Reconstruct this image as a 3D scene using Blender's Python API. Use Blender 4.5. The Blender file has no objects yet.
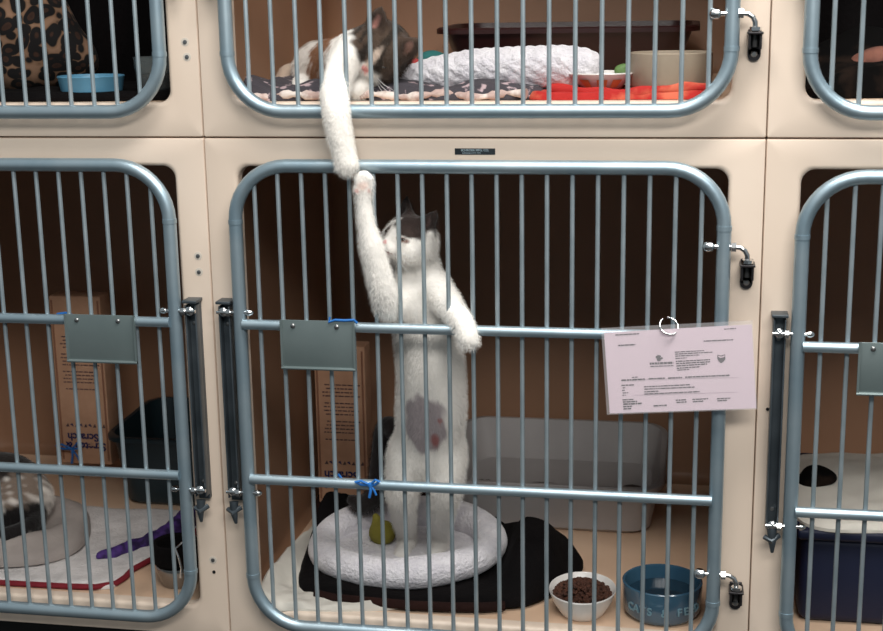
import bpy, bmesh, math, random
import numpy as np
from mathutils import Vector, Matrix

# ---------------------------------------------------------------- camera
F_PX, YAW, PITCH, ROLL = 1371.678, -0.183643, 0.224877, -0.016334
CAM = np.array([0.879582, -2.389449, 0.23432])
def _rot():
    ca, sa = math.cos(YAW), math.sin(YAW); cb, sb = math.cos(PITCH), math.sin(PITCH); cc, sc = math.cos(ROLL), math.sin(ROLL)
    Rz = np.array([[ca, -sa, 0], [sa, ca, 0], [0, 0, 1]]); base = np.array([[1, 0, 0], [0, 0, -1], [0, 1, 0]], float)
    Rx = np.array([[1, 0, 0], [0, cb, -sb], [0, sb, cb]]); Rr = np.array([[cc, -sc, 0], [sc, cc, 0], [0, 0, 1]])
    return Rr @ Rx @ base @ Rz
RC = _rot()
def U(px, py, y):
    """world point at depth y (metres behind the face of the kennels) seen at a photo pixel"""
    d = RC.T @ np.array([(px - 441.5) / F_PX, (py - 315.5) / F_PX, 1.]); t = (y - CAM[1]) / d[1]
    return CAM + t * d
def Z(px, py, z):
    """world point on the horizontal plane z seen at a photo pixel"""
    d = RC.T @ np.array([(px - 441.5) / F_PX, (py - 315.5) / F_PX, 1.]); t = (z - CAM[2]) / d[2]
    return CAM + t * d
scene = bpy.context.scene
COL = scene.collection
cam_data = bpy.data.cameras.new('camera'); cam = bpy.data.objects.new('camera', cam_data); COL.objects.link(cam)
cam_data.sensor_width = 36; cam_data.lens = F_PX / 883 * 36; cam_data.clip_start = .05
M = Matrix.Identity(4)
for i in range(3):
    M[i][0] = RC[0][i]; M[i][1] = -RC[1][i]; M[i][2] = -RC[2][i]; M[i][3] = CAM[i]
cam.matrix_world = M
scene.camera = cam
cam_data.dof.use_dof = True; cam_data.dof.focus_distance = 2.55; cam_data.dof.aperture_fstop = 6.0

# ---------------------------------------------------------------- world, lamps, exposure
world = bpy.data.worlds.new('room_light'); scene.world = world; world.use_nodes = True
bg = world.node_tree.nodes['Background']; bg.inputs[0].default_value = (.80, .93, 1., 1); bg.inputs[1].default_value = .13
def area(name, loc, size, energy, color, target):
    l = bpy.data.lights.new(name, 'AREA'); l.shape = 'RECTANGLE'; l.size, l.size_y = size; l.energy = energy; l.color = color
    o = bpy.data.objects.new(name, l); COL.objects.link(o); o.location = loc
    o.rotation_euler = (Vector(target) - Vector(loc)).to_track_quat('-Z', 'Y').to_euler(); return o
area('ceiling_fluorescent_lamp', (1.15, -.62, 1.75), (2.6, .45), 42, (1., .97, .93), (1.1, -.5, 0))
area('ceiling_fluorescent_lamp', (1.5, -3.0, 1.9), (2.4, .6), 50, (1., .975, .93), (1.0, -1.2, -.3))
vs = scene.view_settings; vs.view_transform = 'Standard'; vs.look = 'None'; vs.gamma = 1; vs.use_curve_mapping = False
vs.exposure = .93

random.seed(4); rng = np.random.default_rng(4)

# ---------------------------------------------------------------- materials
def lin(c):
    r = []
    for v in c:
        v = v / 255; r.append(v / 12.92 if v <= .04045 else ((v + .055) / 1.055) ** 2.4)
    return tuple(r) + (1,)
def mat(name, rgb, rough=.5, metal=0., spec=.5, noise=None, bump=None, sheen=0, coat=0, trans=0, alpha=1):
    m = bpy.data.materials.new(name); m.use_nodes = True; nt = m.node_tree; b = nt.nodes['Principled BSDF']
    b.inputs['Base Color'].default_value = lin(rgb); b.inputs['Roughness'].default_value = rough
    b.inputs['Metallic'].default_value = metal; b.inputs['Specular IOR Level'].default_value = spec
    b.inputs['Sheen Weight'].default_value = sheen; b.inputs['Coat Weight'].default_value = coat
    b.inputs['Transmission Weight'].default_value = trans; b.inputs['Alpha'].default_value = alpha
    tc = nt.nodes.new('ShaderNodeTexCoord')
    if noise:      # (scale, other colour, lo, hi)
        n = nt.nodes.new('ShaderNodeTexNoise'); n.inputs['Scale'].default_value = noise[0]; n.inputs['Detail'].default_value = 5
        r = nt.nodes.new('ShaderNodeMapRange'); r.inputs[1].default_value = noise[2]; r.inputs[2].default_value = noise[3]
        x = nt.nodes.new('ShaderNodeMix'); x.data_type = 'RGBA'; x.inputs[6].default_value = lin(rgb); x.inputs[7].default_value = lin(noise[1])
        nt.links.new(tc.outputs['Object'], n.inputs['Vector']); nt.links.new(n.outputs['Fac'], r.inputs[0]); nt.links.new(r.outputs[0], x.inputs[0])
        nt.links.new(x.outputs[2], b.inputs['Base Color'])
    if bump:       # (scale, strength, distance)
        n = nt.nodes.new('ShaderNodeTexNoise'); n.inputs['Scale'].default_value = bump[0]; n.inputs['Detail'].default_value = 4
        bp = nt.nodes.new('ShaderNodeBump'); bp.inputs['Strength'].default_value = bump[1]; bp.inputs['Distance'].default_value = bump[2]
        nt.links.new(tc.outputs['Object'], n.inputs['Vector']); nt.links.new(n.outputs['Fac'], bp.inputs['Height']); nt.links.new(bp.outputs['Normal'], b.inputs['Normal'])
    return m
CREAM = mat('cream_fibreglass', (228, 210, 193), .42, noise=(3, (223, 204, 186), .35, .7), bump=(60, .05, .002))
INNER = mat('shade_tan_interior', (160, 122, 96), .5, noise=(3, (148, 111, 86), .35, .7), bump=(60, .05, .002))  # cream shell browned and darkened: the shade inside is put into this colour
TRAY = mat('peach_cage_floor', (232, 200, 172), .45, noise=(4, (222, 186, 156), .35, .7))
TUBE = mat('galvanised_tube', (172, 188, 196), .4, metal=.72, noise=(9, (146, 168, 180), .35, .7), bump=(30, .12, .002))
BAR = mat('steel_bar', (162, 174, 180), .45, metal=.5, noise=(20, (140, 154, 160), .3, .7))
BRIGHT = mat('bright_chrome', (225, 225, 225), .18, metal=1)
DARKSTEEL = mat('dark_steel_channel', (84, 92, 98), .4, metal=.45, noise=(15, (62, 70, 76), .3, .7))
BLACKSTEEL = mat('black_latch_plate', (52, 50, 52), .4, metal=.6)
PLATE = mat('card_holder_steel', (126, 138, 138), .35, metal=.45, noise=(6, (106, 120, 120), .3, .7))
SCREW = mat('screw_steel', (150, 150, 150), .3, metal=.9)
DARK = mat('shadow_gap_dark', (22, 20, 20), .6, noise=(5, (30, 28, 27), .3, .7))  # near black: shadow gap below the cages put into base and floor colour
FLEECE = mat('white_fleece', (232, 228, 232), .95, sheen=.5, bump=(140, .9, .006), noise=(40, (212, 208, 215), .35, .7))
BLACKF = mat('black_fabric', (15, 11, 12), .95, spec=.15, bump=(90, .6, .004), noise=(12, (9, 7, 8), .3, .7))
BROWNF = mat('dark_brown_fabric', (46, 26, 22), .95, spec=.15, bump=(90, .6, .004), noise=(12, (33, 19, 17), .3, .7))
SHEETM = mat('white_cotton', (222, 217, 206), .85, bump=(25, .4, .004), noise=(8, (204, 199, 190), .3, .7))
CARD = mat('brown_cardboard', (206, 160, 130), .85, noise=(30, (194, 148, 118), .3, .7))
NAVYINK = mat('navy_ink', (26, 30, 84), .7)
GREYINK = mat('grey_ink', (84, 62, 66), .8)
RIBBON = mat('blue_ribbon', (38, 110, 186), .5)
PANM = mat('grey_plastic', (172, 167, 166), .5, noise=(5, (160, 155, 154), .35, .7))
LITTER = mat('clumping_litter', (84, 74, 70), .95, bump=(220, .9, .004), noise=(70, (52, 44, 40), .3, .7))
BLUEC = mat('blue_glazed_ceramic', (62, 98, 120), .22, spec=.6, coat=.4, noise=(10, (50, 84, 108), .3, .7))
BLUEL = mat('pale_blue_lettering', (108, 140, 154), .4)
WATER = mat('water', (40, 66, 84), .03, spec=.8, trans=.3)
WHITEC = mat('white_glazed_ceramic', (228, 224, 220), .25, spec=.6, noise=(9, (218, 214, 210), .3, .7))
KIB = mat('brown_kibble', (82, 46, 30), .8, noise=(90, (58, 32, 22), .35, .65))
PINKP = mat('pink_paper', (225, 204, 214), .6)
INK = mat('black_ink', (44, 32, 42), .7)
PLASTIC = mat('clear_sleeve', (235, 232, 235), .12, alpha=.14)
MAROON = mat('maroon_plastic', (44, 14, 14), .4)
TAUPE = mat('taupe_ceramic', (166, 152, 134), .5, noise=(14, (152, 138, 120), .3, .7))
RED = mat('red_fleece', (176, 38, 34), .95, noise=(16, (206, 104, 78), .54, .66), bump=(60, .5, .004))
NAVY = mat('navy_plastic', (6, 18, 50), .6)
TEALDK = mat('dark_teal_plastic', (30, 46, 52), .4)
STEELB = mat('bowl_steel', (150, 148, 146), .25, metal=.95)
PURPLE = mat('purple_cloth', (78, 48, 124), .8, noise=(60, (40, 22, 70), .4, .6), bump=(80, .5, .003))
LBLUE = mat('light_blue_plastic', (92, 148, 178), .4)
CHARC = mat('charcoal_print_fleece', (66, 62, 68), .95, noise=(46, (186, 164, 168), .58, .64), bump=(60, .6, .004))
HEM = mat('pale_pink_hem_fleece', (186, 160, 152), .95, noise=(32, (226, 214, 206), .5, .62), bump=(60, .5, .004))
GREYBL = mat('grey_fleece', (168, 158, 152), .95, noise=(10, (150, 140, 135), .3, .7), bump=(70, .5, .004))
TOWEL = mat('white_terry_towel', (226, 220, 218), .95, bump=(160, .9, .004), noise=(30, (208, 202, 200), .35, .7))
REDHEM = mat('red_hem', (122, 22, 36), .85)
LABELB = mat('black_label', (26, 34, 38), .4)
LABELW = mat('silver_lettering', (158, 176, 184), .4)
CLEARG = mat('smoky_clear_plastic', (120, 128, 128), .2, alpha=.4)
YELLOWG = mat('olive_yellow_plush', (136, 128, 50), .9, bump=(100, .6, .004))
GREEN = mat('green_toy', (96, 128, 72), .6)
TEAL = mat('teal_plush', (30, 92, 90), .9)
PEACH = mat('pinkish_plush', (128, 82, 68), .9, noise=(20, (84, 52, 44), .4, .6))
MOTTLE = mat('mottled_dark_fleece', (9, 8, 8), .95, spec=.1, noise=(14, (34, 25, 20), .52, .62))
EYE = mat('dark_eye', (42, 30, 18), .08, spec=.8)
WHISK = mat('whisker', (235, 235, 235), .4)
def leopard():
    m = bpy.data.materials.new('leopard_print_plush'); m.use_nodes = True; nt = m.node_tree; b = nt.nodes['Principled BSDF']; b.inputs['Roughness'].default_value = .95
    tc = nt.nodes.new('ShaderNodeTexCoord'); n = nt.nodes.new('ShaderNodeTexNoise'); n.inputs['Scale'].default_value = 9
    ad = nt.nodes.new('ShaderNodeMix'); ad.data_type = 'RGBA'; ad.inputs[0].default_value = .06
    v = nt.nodes.new('ShaderNodeTexVoronoi'); v.inputs['Scale'].default_value = 40; v.feature = 'F1'
    r = nt.nodes.new('ShaderNodeValToRGB'); cr = r.color_ramp; cr.elements[0].position = 0; cr.elements[0].color = lin((44, 26, 18)); cr.elements[1].position = .75; cr.elements[1].color = lin((140, 108, 86))
    e = cr.elements.new(.24); e.color = lin((60, 36, 24)); e = cr.elements.new(.3); e.color = lin((12, 8, 8)); e = cr.elements.new(.57); e.color = lin((12, 8, 8)); e = cr.elements.new(.63); e.color = lin((122, 92, 70))
    nt.links.new(tc.outputs['Object'], n.inputs['Vector']); nt.links.new(tc.outputs['Object'], ad.inputs[6]); nt.links.new(n.outputs['Color'], ad.inputs[7])
    nt.links.new(ad.outputs[2], v.inputs['Vector']); nt.links.new(v.outputs['Distance'], r.inputs[0]); nt.links.new(r.outputs[0], b.inputs['Base Color'])
    return m
LEOP = leopard()
def fur_mat():
    m = bpy.data.materials.new('cat_coat'); m.use_nodes = True; nt = m.node_tree; b = nt.nodes['Principled BSDF']
    b.inputs['Roughness'].default_value = .85; b.inputs['Sheen Weight'].default_value = .25; b.inputs['Specular IOR Level'].default_value = .2
    a = nt.nodes.new('ShaderNodeAttribute'); a.attribute_name = 'coat'; nt.links.new(a.outputs['Color'], b.inputs['Base Color'])
    tc = nt.nodes.new('ShaderNodeTexCoord'); n = nt.nodes.new('ShaderNodeTexNoise'); n.inputs['Scale'].default_value = 160; n.inputs['Detail'].default_value = 3
    bp = nt.nodes.new('ShaderNodeBump'); bp.inputs['Strength'].default_value = .5; bp.inputs['Distance'].default_value = .003
    nt.links.new(tc.outputs['Object'], n.inputs['Vector']); nt.links.new(n.outputs['Fac'], bp.inputs['Height']); nt.links.new(bp.outputs['Normal'], b.inputs['Normal'])
    return m
FUR = fur_mat()

# ---------------------------------------------------------------- object helpers
def tag(o, label=None, cat=None, group=None, kind=None):
    for k, v in (('label', label), ('category', cat), ('group', group), ('kind', kind)):
        if v: o[k] = v
    return o
def link(name, me, m, parent=None, smooth=True, world_loc=None):
    """link a mesh made in world coordinates; its parent's world offset is subtracted"""
    o = bpy.data.objects.new(name, me); COL.objects.link(o)
    if m is not None and not me.materials: me.materials.append(m)
    if smooth: me.polygons.foreach_set('use_smooth', [True] * len(me.polygons))
    if parent is not None:
        o.parent = parent; off = woff(parent); me.transform(Matrix.Translation(-off))
    return o
def woff(o):
    v = Vector((0, 0, 0))
    while o is not None: v += o.location; o = o.parent
    return v
def empty(name, loc):
    o = bpy.data.objects.new(name, None); COL.objects.link(o); o.location = loc; o.empty_display_size = .05; return o
def setorigin(o, p):
    """move the origin of a top-level mesh object to p"""
    p = Vector(p); o.data.transform(Matrix.Translation(o.location - p)); 
    o.location = p; return o
def pydata(name, v, f, m, parent=None, smooth=True):
    me = bpy.data.meshes.new(name); me.from_pydata([tuple(map(float, p)) for p in v], [], [tuple(map(int, q)) for q in f]); me.update()
    return link(name, me, m, parent, smooth)
class MB:
    def __init__(s): s.v = []; s.f = []
    def add(s, v, f):
        o = len(s.v); s.v += [tuple(map(float, p)) for p in v]; s.f += [tuple(i + o for i in q) for q in f]; return s
    def box(s, x0, x1, y0, y1, z0, z1, b=0.):
        if b <= 0:
            v = [(x, y, z) for x in (x0, x1) for y in (y0, y1) for z in (z0, z1)]
            return s.add(v, [(0, 1, 3, 2), (4, 6, 7, 5), (0, 4, 5, 1), (2, 3, 7, 6), (0, 2, 6, 4), (1, 5, 7, 3)])
        bm = bmesh.new(); bmesh.ops.create_cube(bm, size=1)
        bmesh.ops.transform(bm, matrix=Matrix.Translation(((x0 + x1) / 2, (y0 + y1) / 2, (z0 + z1) / 2)) @ Matrix.Diagonal((x1 - x0, y1 - y0, z1 - z0, 1)), verts=bm.verts)
        bmesh.ops.bevel(bm, geom=bm.edges, offset=b, segments=3, affect='EDGES', profile=.5)
        bm.verts.index_update(); s.add([v.co for v in bm.verts], [[v.index for v in f.verts] for f in bm.faces]); bm.free(); return s
    def tube(s, pts, r, n=12, closed=False, caps=True, sy=1.):
        P = [Vector(p) for p in pts]; N = len(P); R = r if hasattr(r, '__len__') else [r] * N
        T = []
        for i in range(N):
            a = P[(i - 1) % N] if (closed or i > 0) else P[i]; b = P[(i + 1) % N] if (closed or i < N - 1) else P[i]
            T.append((b - a).normalized())
        up = Vector((0, 1, 0)) if abs(T[0].y) < .9 else Vector((1, 0, 0))
        u = (up - T[0] * up.dot(T[0])).normalized(); v = []; 
        for i in range(N):
            u = (u - T[i] * u.dot(T[i])).normalized(); w = T[i].cross(u)
            for k in range(n):
                a = 2 * math.pi * k / n; v.append(P[i] + (u * math.cos(a) * sy + w * math.sin(a)) * R[i])
        f = []
        for i in range(N if closed else N - 1):
            j = (i + 1) % N
            for k in range(n):
                l = (k + 1) % n; f.append((i * n + k, i * n + l, j * n + l, j * n + k))
        if not closed and caps: f.append(tuple(range(n - 1, -1, -1))); f.append(tuple((N - 1) * n + k for k in range(n)))
        return s.add(v, f)
    def lathe(s, prof, c, n=48, sx=1., sy=1., axis='z'):
        v = []
        for r, z in prof:
            for k in range(n):
                a = 2 * math.pi * k / n
                if axis == 'z': v.append((c[0] + r * sx * math.cos(a), c[1] + r * sy * math.sin(a), c[2] + z))
                elif axis == 'x': v.append((c[0] + z, c[1] + r * math.cos(a), c[2] + r * math.sin(a)))
                else: v.append((c[0] + r * math.cos(a), c[1] + z, c[2] - r * math.sin(a)))
        f = [(i * n + k, i * n + (k + 1) % n, (i + 1) * n + (k + 1) % n, (i + 1) * n + k) for i in range(len(prof) - 1) for k in range(n)]
        f.append(tuple(range(n - 1, -1, -1))); f.append(tuple((len(prof) - 1) * n + k for k in range(n)))
        return s.add(v, f)
    def loops(s, L, capA=False, capB=False):
        n = len(L[0]); v = [p for l in L for p in l]
        f = [(i * n + k, i * n + (k + 1) % n, (i + 1) * n + (k + 1) % n, (i + 1) * n + k) for i in range(len(L) - 1) for k in range(n)]
        if capA: f.append(tuple(range(n - 1, -1, -1)))
        if capB: f.append(tuple((len(L) - 1) * n + k for k in range(n)))
        return s.add(v, f)
    def build(s, name, m, parent=None, smooth=True, fixn=True):
        me = bpy.data.meshes.new(name); me.from_pydata(s.v, [], s.f); me.update()
        if fixn:
            bm = bmesh.new(); bm.from_mesh(me); bmesh.ops.recalc_face_normals(bm, faces=bm.faces); bm.to_mesh(me); bm.free()
        o = link(name, me, m, parent, smooth)
        if smooth: autosmooth(o)
        return o
def autosmooth(o, ang=40):
    me = o.data; bm = bmesh.new(); bm.from_mesh(me)
    for e in bm.edges:
        if len(e.link_faces) == 2 and e.calc_face_angle(0) > math.radians(ang): e.smooth = False
    bm.to_mesh(me); bm.free()
def text_mesh(name, txt, size, origin, m, parent, rot=(math.pi / 2, 0, 0), depth=.0003, align='CENTER', bold=0.):
    c = bpy.data.curves.new(name, 'FONT'); c.body = txt; c.size = size; c.extrude = depth; c.align_x = align; c.align_y = 'CENTER'; c.offset = bold
    o = bpy.data.objects.new('t', c); COL.objects.link(o); bpy.context.view_layer.update()
    me = bpy.data.meshes.new_from_object(o.evaluated_get(bpy.context.evaluated_depsgraph_get())); bpy.data.objects.remove(o)
    from mathutils import Euler
    me.transform(Matrix.Translation(Vector(origin)) @ Euler(rot).to_matrix().to_4x4()); me.name = name; me.materials.clear()
    return link(name, me, m, parent, smooth=False)
def rrect(x0, x1, z0, z1, r, n, y):
    pts = []
    for cx, cz, a0 in ((x1 - r, z1 - r, 0), (x0 + r, z1 - r, 90), (x0 + r, z0 + r, 180), (x1 - r, z0 + r, 270)):
        for k in range(n + 1):
            a = math.radians(a0 + 90 * k / n); pts.append((cx + r * math.cos(a), y, cz + r * math.sin(a)))
    return pts

# ---------------------------------------------------------------- kennels
W, H, DEPTH = 1.0, .988, .86
def make_shell(kn, x0, z0):
    """one moulded cage: face frame, flared opening and the tub behind it"""
    g = .0006; X0, X1, Z0, Z1 = x0 + g, x0 + W - g, z0 + .0011, z0 + H - .0011
    a, b, c, d = x0 + .0605, x0 + .9395, z0 + .063, z0 + H - .0525; n = 8; L = []
    L.append(rrect(X0, X1, Z0, Z1, .003, n, DEPTH + .03)); L.append(rrect(X0, X1, Z0, Z1, .003, n, .004))
    L.append(rrect(X0 + .0012, X1 - .0012, Z0 + .0012, Z1 - .0012, .003, n, .0008)); L.append(rrect(X0 + .004, X1 - .004, Z0 + .004, Z1 - .004, .003, n, 0))
    for k in range(6):
        t = math.pi / 2 * k / 5; L.append(rrect(a - .008 * (1 - math.sin(t)), b + .008 * (1 - math.sin(t)), c - .008 * (1 - math.sin(t)), d + .008 * (1 - math.sin(t)), .024, n, .008 * (1 - math.cos(t))))
    L.append(rrect(a, b, c, d, .024, n, .028))
    i0, i1, j0, j1 = x0 + .022, x0 + W - .022, z0 + .062, z0 + H - .025
    L.append(rrect(i0 + .006, i1 - .006, c, j1, .03, n, .03)); L.append(rrect(i0, i1, j0, j1, .03, n, .04))
    L.append(rrect(i0, i1, j0, j1, .03, n, DEPTH - .06))
    for k in range(1, 7):
        t = math.pi / 2 * k / 6; e = .06 * (1 - math.cos(t)); L.append(rrect(i0 + e, i1 - e, j0 + e * .45, j1 - e, .03 + e * .3, n, DEPTH - .06 + .06 * math.sin(t)))
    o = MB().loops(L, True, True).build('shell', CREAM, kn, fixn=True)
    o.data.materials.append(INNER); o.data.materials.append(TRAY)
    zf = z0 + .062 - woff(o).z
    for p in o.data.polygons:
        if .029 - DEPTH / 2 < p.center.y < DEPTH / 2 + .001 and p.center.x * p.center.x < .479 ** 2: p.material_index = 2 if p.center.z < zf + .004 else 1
    return o
def tube_rect(x0, x1, z0, z1, r, y):
    pts = []
    for cx, cz, a0 in ((x1 - r, z1 - r, 0), (x0 + r, z1 - r, 90), (x0 + r, z0 + r, 180), (x1 - r, z0 + r, 270)):
        for k in range(11):
            a = math.radians(a0 + 9 * k); pts.append((cx + r * math.cos(a), y, cz + r * math.sin(a)))
    return pts
TR, RB, YD = .0125, .1, -.03
def make_door(kn, x0, z0, dz, plate=True, sp=.0445, off=0., rx=.9370):
    L, R_, B, T = x0 + .0635, x0 + rx, z0 + .0490 + dz, z0 + H - .0475 + dz
    m = MB().tube(tube_rect(L, R_, B, T, RB, YD), TR, 14, closed=True)
    for sx in (L, R_):   # flattened weld sleeves where the bends begin
        for zz in (T - RB - .002, B + RB + .002): m.tube([(sx, YD, zz - .004), (sx, YD, zz + .004)], TR + .0009, 14)
    door = m.build('door', TUBE, kn)
    door['label'] = 'round cornered tubular steel cage door'
    for k in range(19):
        bx = x0 + .5 + (k - 9) * sp + off; e = 0.
        for side in (L + RB - bx, bx - (R_ - RB)):
            if side > 0: e = RB - math.sqrt(max(RB * RB - side * side, 0))
        MB().tube([(bx, YD + .001, B + e), (bx, YD + .001, T - e)], .0041, 8).build('bar', BAR, door)
    for cz in (z0 + H - .3386, z0 + H - .6385):
        MB().tube([(L + TR * .6, YD - .0085, cz + dz), (R_ - TR * .6, YD - .0085, cz + dz)], .0098, 12).build('crossbar', TUBE, door)
    if plate:
        px = x0 + .146; zc = z0 + H - .325 + dz
        if plate == 'right': px = x0 + 1 - .137 - .137
        if plate == 'third': px = x0 + .162
        w, h = .140, .092; yb = YD - .021
        p = MB().box(px, px + w, yb, yb + .0018, zc - h, zc, .0006)
        p.tube([(px, yb - .001, zc - h + .002), (px + w, yb - .001, zc - h + .002)], .0032, 8)
        p.box(px, px + .004, yb - .003, yb, zc - h, zc); p.box(px + w - .004, px + w, yb - .003, yb, zc - h, zc)
        q = p.build('card_holder', PLATE, door, smooth=True); q['label'] = 'flat grey metal card holder plate'
        for sx in (.024, w - .034): MB().lathe([(0.0045, 0), (.0045, -.0012), (.003, -.0026), (.0008, -.003)], (px + sx, yb, zc - .011), 12, axis='y').build('rivet', SCREW, door)
    return door
def make_latch(kn, x0, z0, zl, dz=0):
    """threaded pin through the door tube, hooked down into a black keeper plate"""
    zz = z0 + H + zl; xr = x0 + .9335; yh = -.034
    m = MB().tube([(xr - .03, yh, zz + dz), (xr + .018, yh, zz), (xr + .028, yh, zz - .001), (xr + .036, yh, zz - .006), (xr + .040, yh, zz - .014), (xr + .041, yh + .002, zz - .03)], .0045, 10)
    m.lathe([(.004, .004), (.009, .0), (.010, -.008), (.0075, -.013), (.001, -.0155)], (xr - .019, yh, zz + dz), 14, axis='x')
    m.lathe([(.0085, 0), (.0085, .008)], (xr + .013, yh, zz), 6, axis='x')
    m.lathe([(.004, 0), (.0095, .0), (.0095, -.006), (.004, -.008)], (xr + .041, yh + .001, zz - .022), 8)
    m.build('latch_hook', BRIGHT, kn)
    p = MB().box(xr + .030, xr + .052, -.005, .0005, zz - .070, zz - .026, .002)
    p.box(xr + .030, xr + .034, -.036, -.003, zz - .058, zz - .030, .001).box(xr + .048, xr + .052, -.036, -.003, zz - .058, zz - .030, .001)
    p.box(xr + .028, xr + .054, -.042, -.003, zz - .034, zz - .030, .001)
    p.lathe([(.0108, 0), (.0108, -.0055)], (xr + .041, .0005, zz - .068), 20, axis='y')
    k = p.build('latch_plate', BLACKSTEEL, kn)
    MB().lathe([(.0055, 0), (.0055, -.001), (.0035, -.003), (.001, -.003)], (xr + .041, -.005, zz - .067), 12, axis='y').build('screw', SCREW, k)
    MB().tube([(xr + .041, -.02, zz - .055), (xr + .041, -.02, zz - .034)], .0045, 8).build('spring_pin', SCREW, k)
def make_hinge(kn, x0, z0, side, dz=0):
    """upright steel channel bolted to the face with two hinge bolts into the door tube"""
    s = 1 if side == 'left' else -1
    ex = x0 + .0610 if side == 'left' else x0 + .9385        # tube axis
    cx = ex - s * .0285; zt, zb = z0 + H - .300, z0 + H - .693
    m = MB()
    m.box(cx - .011, cx + .011, -.012, .0005, zb, zt, .001)
    m.box(cx - .011, cx - .008, -.030, -.011, zb + .01, zt - .008, .0008); m.box(cx + .008, cx + .011, -.030, -.011, zb + .01, zt - .008, .0008)
    m.box(cx - .014, cx + .014, -.036, .0005, zt - .003, zt + .002, .001)
    ch = m.build('hinge_channel', DARKSTEEL, kn)
    for zz in (z0 + H - .3175 + dz, z0 + H - .668 + dz):
        b = MB()
        b.tube([(cx - s * .012, -.036, zz), (ex + s * .028, -.034, zz)], .0035, 10)
        a = [(.0078, 0), (.0078, .007 * s)]; b.lathe(a, (ex - s * .0205, -.036, zz), 6, axis='x')
        b.lathe([(.0075, 0), (.0085, -.005), (.005, -.008), (.001, -.009)], (cx, -.030, zz), 12, axis='y')
        b.lathe([(.006, 0), (.0065, .005 * s), (.004, .010 * s), (.001, .012 * s)], (ex + s * .018, -.034, zz), 12, axis='x')
        b.build('hinge_bolt', BRIGHT, ch)
    c = MB().tube([(cx - .012, -.03, zb - .012), (cx, -.04, zb - .016), (cx + .013, -.028, zb - .008)], .005, 8)
    c.tube([(cx, -.03, zb + .004), (cx + s * .001, -.035, zb - .018), (cx + s * .002, -.03, zb - .04)], [.009, .007, .003], 10)
    c.build('hinge_finger', DARKSTEEL, ch)
    for zz in (zt - .045, zb + .035): MB().lathe([(.004, 0), (.0035, -.0015), (.001, -.002)], (cx, -.012, zz), 10, axis='y').build('screw', SCREW, ch)
    MB().lathe([(.003, 0), (.003, -.0012), (.001, -.0015)], (cx - s * .0 - .0135, 0.0, (zt + zb) / 2 + .02), 10, axis='y').build('screw', BLACKSTEEL, kn)
def face_screws(kn, pts):
    for x, z in pts:
        MB().lathe([(.0078, 0), (.0075, -.0006), (.0045, -.0008)], (x, .0002, z), 16, axis='y').build('washer', mat('worn_washer', (205, 196, 184), .6), kn)
        MB().lathe([(.0042, 0), (.0038, -.0016), (.001, -.002)], (x, -.0002, z), 12, axis='y').build('screw', SCREW, kn)
def kennel(x0, z0, label, hinge, dz=0, plate=True, **bars):
    kn = empty('kennel_cage', (x0 + .5, DEPTH / 2, z0)); tag(kn, label, 'cage', 'stacked animal kennel cages')
    make_shell(kn, x0, z0); make_door(kn, x0, z0, dz, plate, **bars); make_hinge(kn, x0, z0, hinge, dz)
    if hinge == 'left': make_latch(kn, x0, z0, -.181, 0); make_latch(kn, x0, z0, -.780, 0)
    return kn
k_ul = kennel(-1, 0, 'upper cage at the left with leopard print plush and light blue dish inside', 'right', 0, True, off=-.005)
k_uc = kennel(0, 0, 'upper middle cage with a tabby and white cat reaching down through its door', 'left', sp=.0444, off=.0008)
k_ur = kennel(1, 0, 'upper cage at the far right with very dark bedding inside', 'left', -.004)
k_ll = kennel(-1, -H, 'lower cage at the left with red-edged towel and purple cloth inside', 'right', 0, 'right', off=.003)
k_lc = kennel(0, -H, 'lower middle cage with the white cat standing upright behind its bars', 'left', sp=.0441, off=-.0015, rx=.9338)
k_lr = kennel(1, -H, 'lower cage at the far right with a dark navy bin inside', 'left', -.013, 'third', off=.002)
face_screws(k_ul, [tuple(U(185, 42, 0)[[0, 2]]), tuple(U(187, 57, 0)[[0, 2]])])
face_screws(k_ll, [tuple(U(198, 256, 0)[[0, 2]]), tuple(U(199, 272, 0)[[0, 2]]), tuple(U(213, 560, 0)[[0, 2]])])
q = U(214, 572, 0); MB().lathe([(.0035, 0), (.0035, -.0008), (.001, -.001)], (q[0], 0, q[2]), 12, axis='y').build('screw_hole', mat('screw_hole_black', (14, 12, 12), .9), k_ll)
# maker's plate on the middle lower cage
q = U(475, 151.5, 0); lp = MB().box(q[0] - .036, q[0] + .036, -.0012, .0004, q[2] - .0055, q[2] + .0055, .0005).build('maker_label', LABELB, k_lc)
lp['label'] = 'small black maker label with silver lettering'
text_mesh('lettering', 'SCHROER MFG. CO.', .0056, (q[0], -.0014, q[2] + .0022), LABELW, lp, bold=.0001)
text_mesh('lettering', 'KANSAS CITY, MO', .0040, (q[0] - .006, -.0014, q[2] - .0028), LABELW, lp)
# base the cages stand on, and the room floor
MB().box(-1, 2, .06, DEPTH, -H - .12, -H).build('trim_1', DARK, smooth=False)['kind'] = 'structure'
MB().box(-3, 4, -4.5, 1.2, -H - .16, -H - .12).build('floor', DARK, smooth=False)['kind'] = 'structure'
MB().box(-3, 4, DEPTH + .035, DEPTH + .1, -H - .12, 2.2).build('wall_back', CREAM, smooth=False)['kind'] = 'structure'

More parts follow.
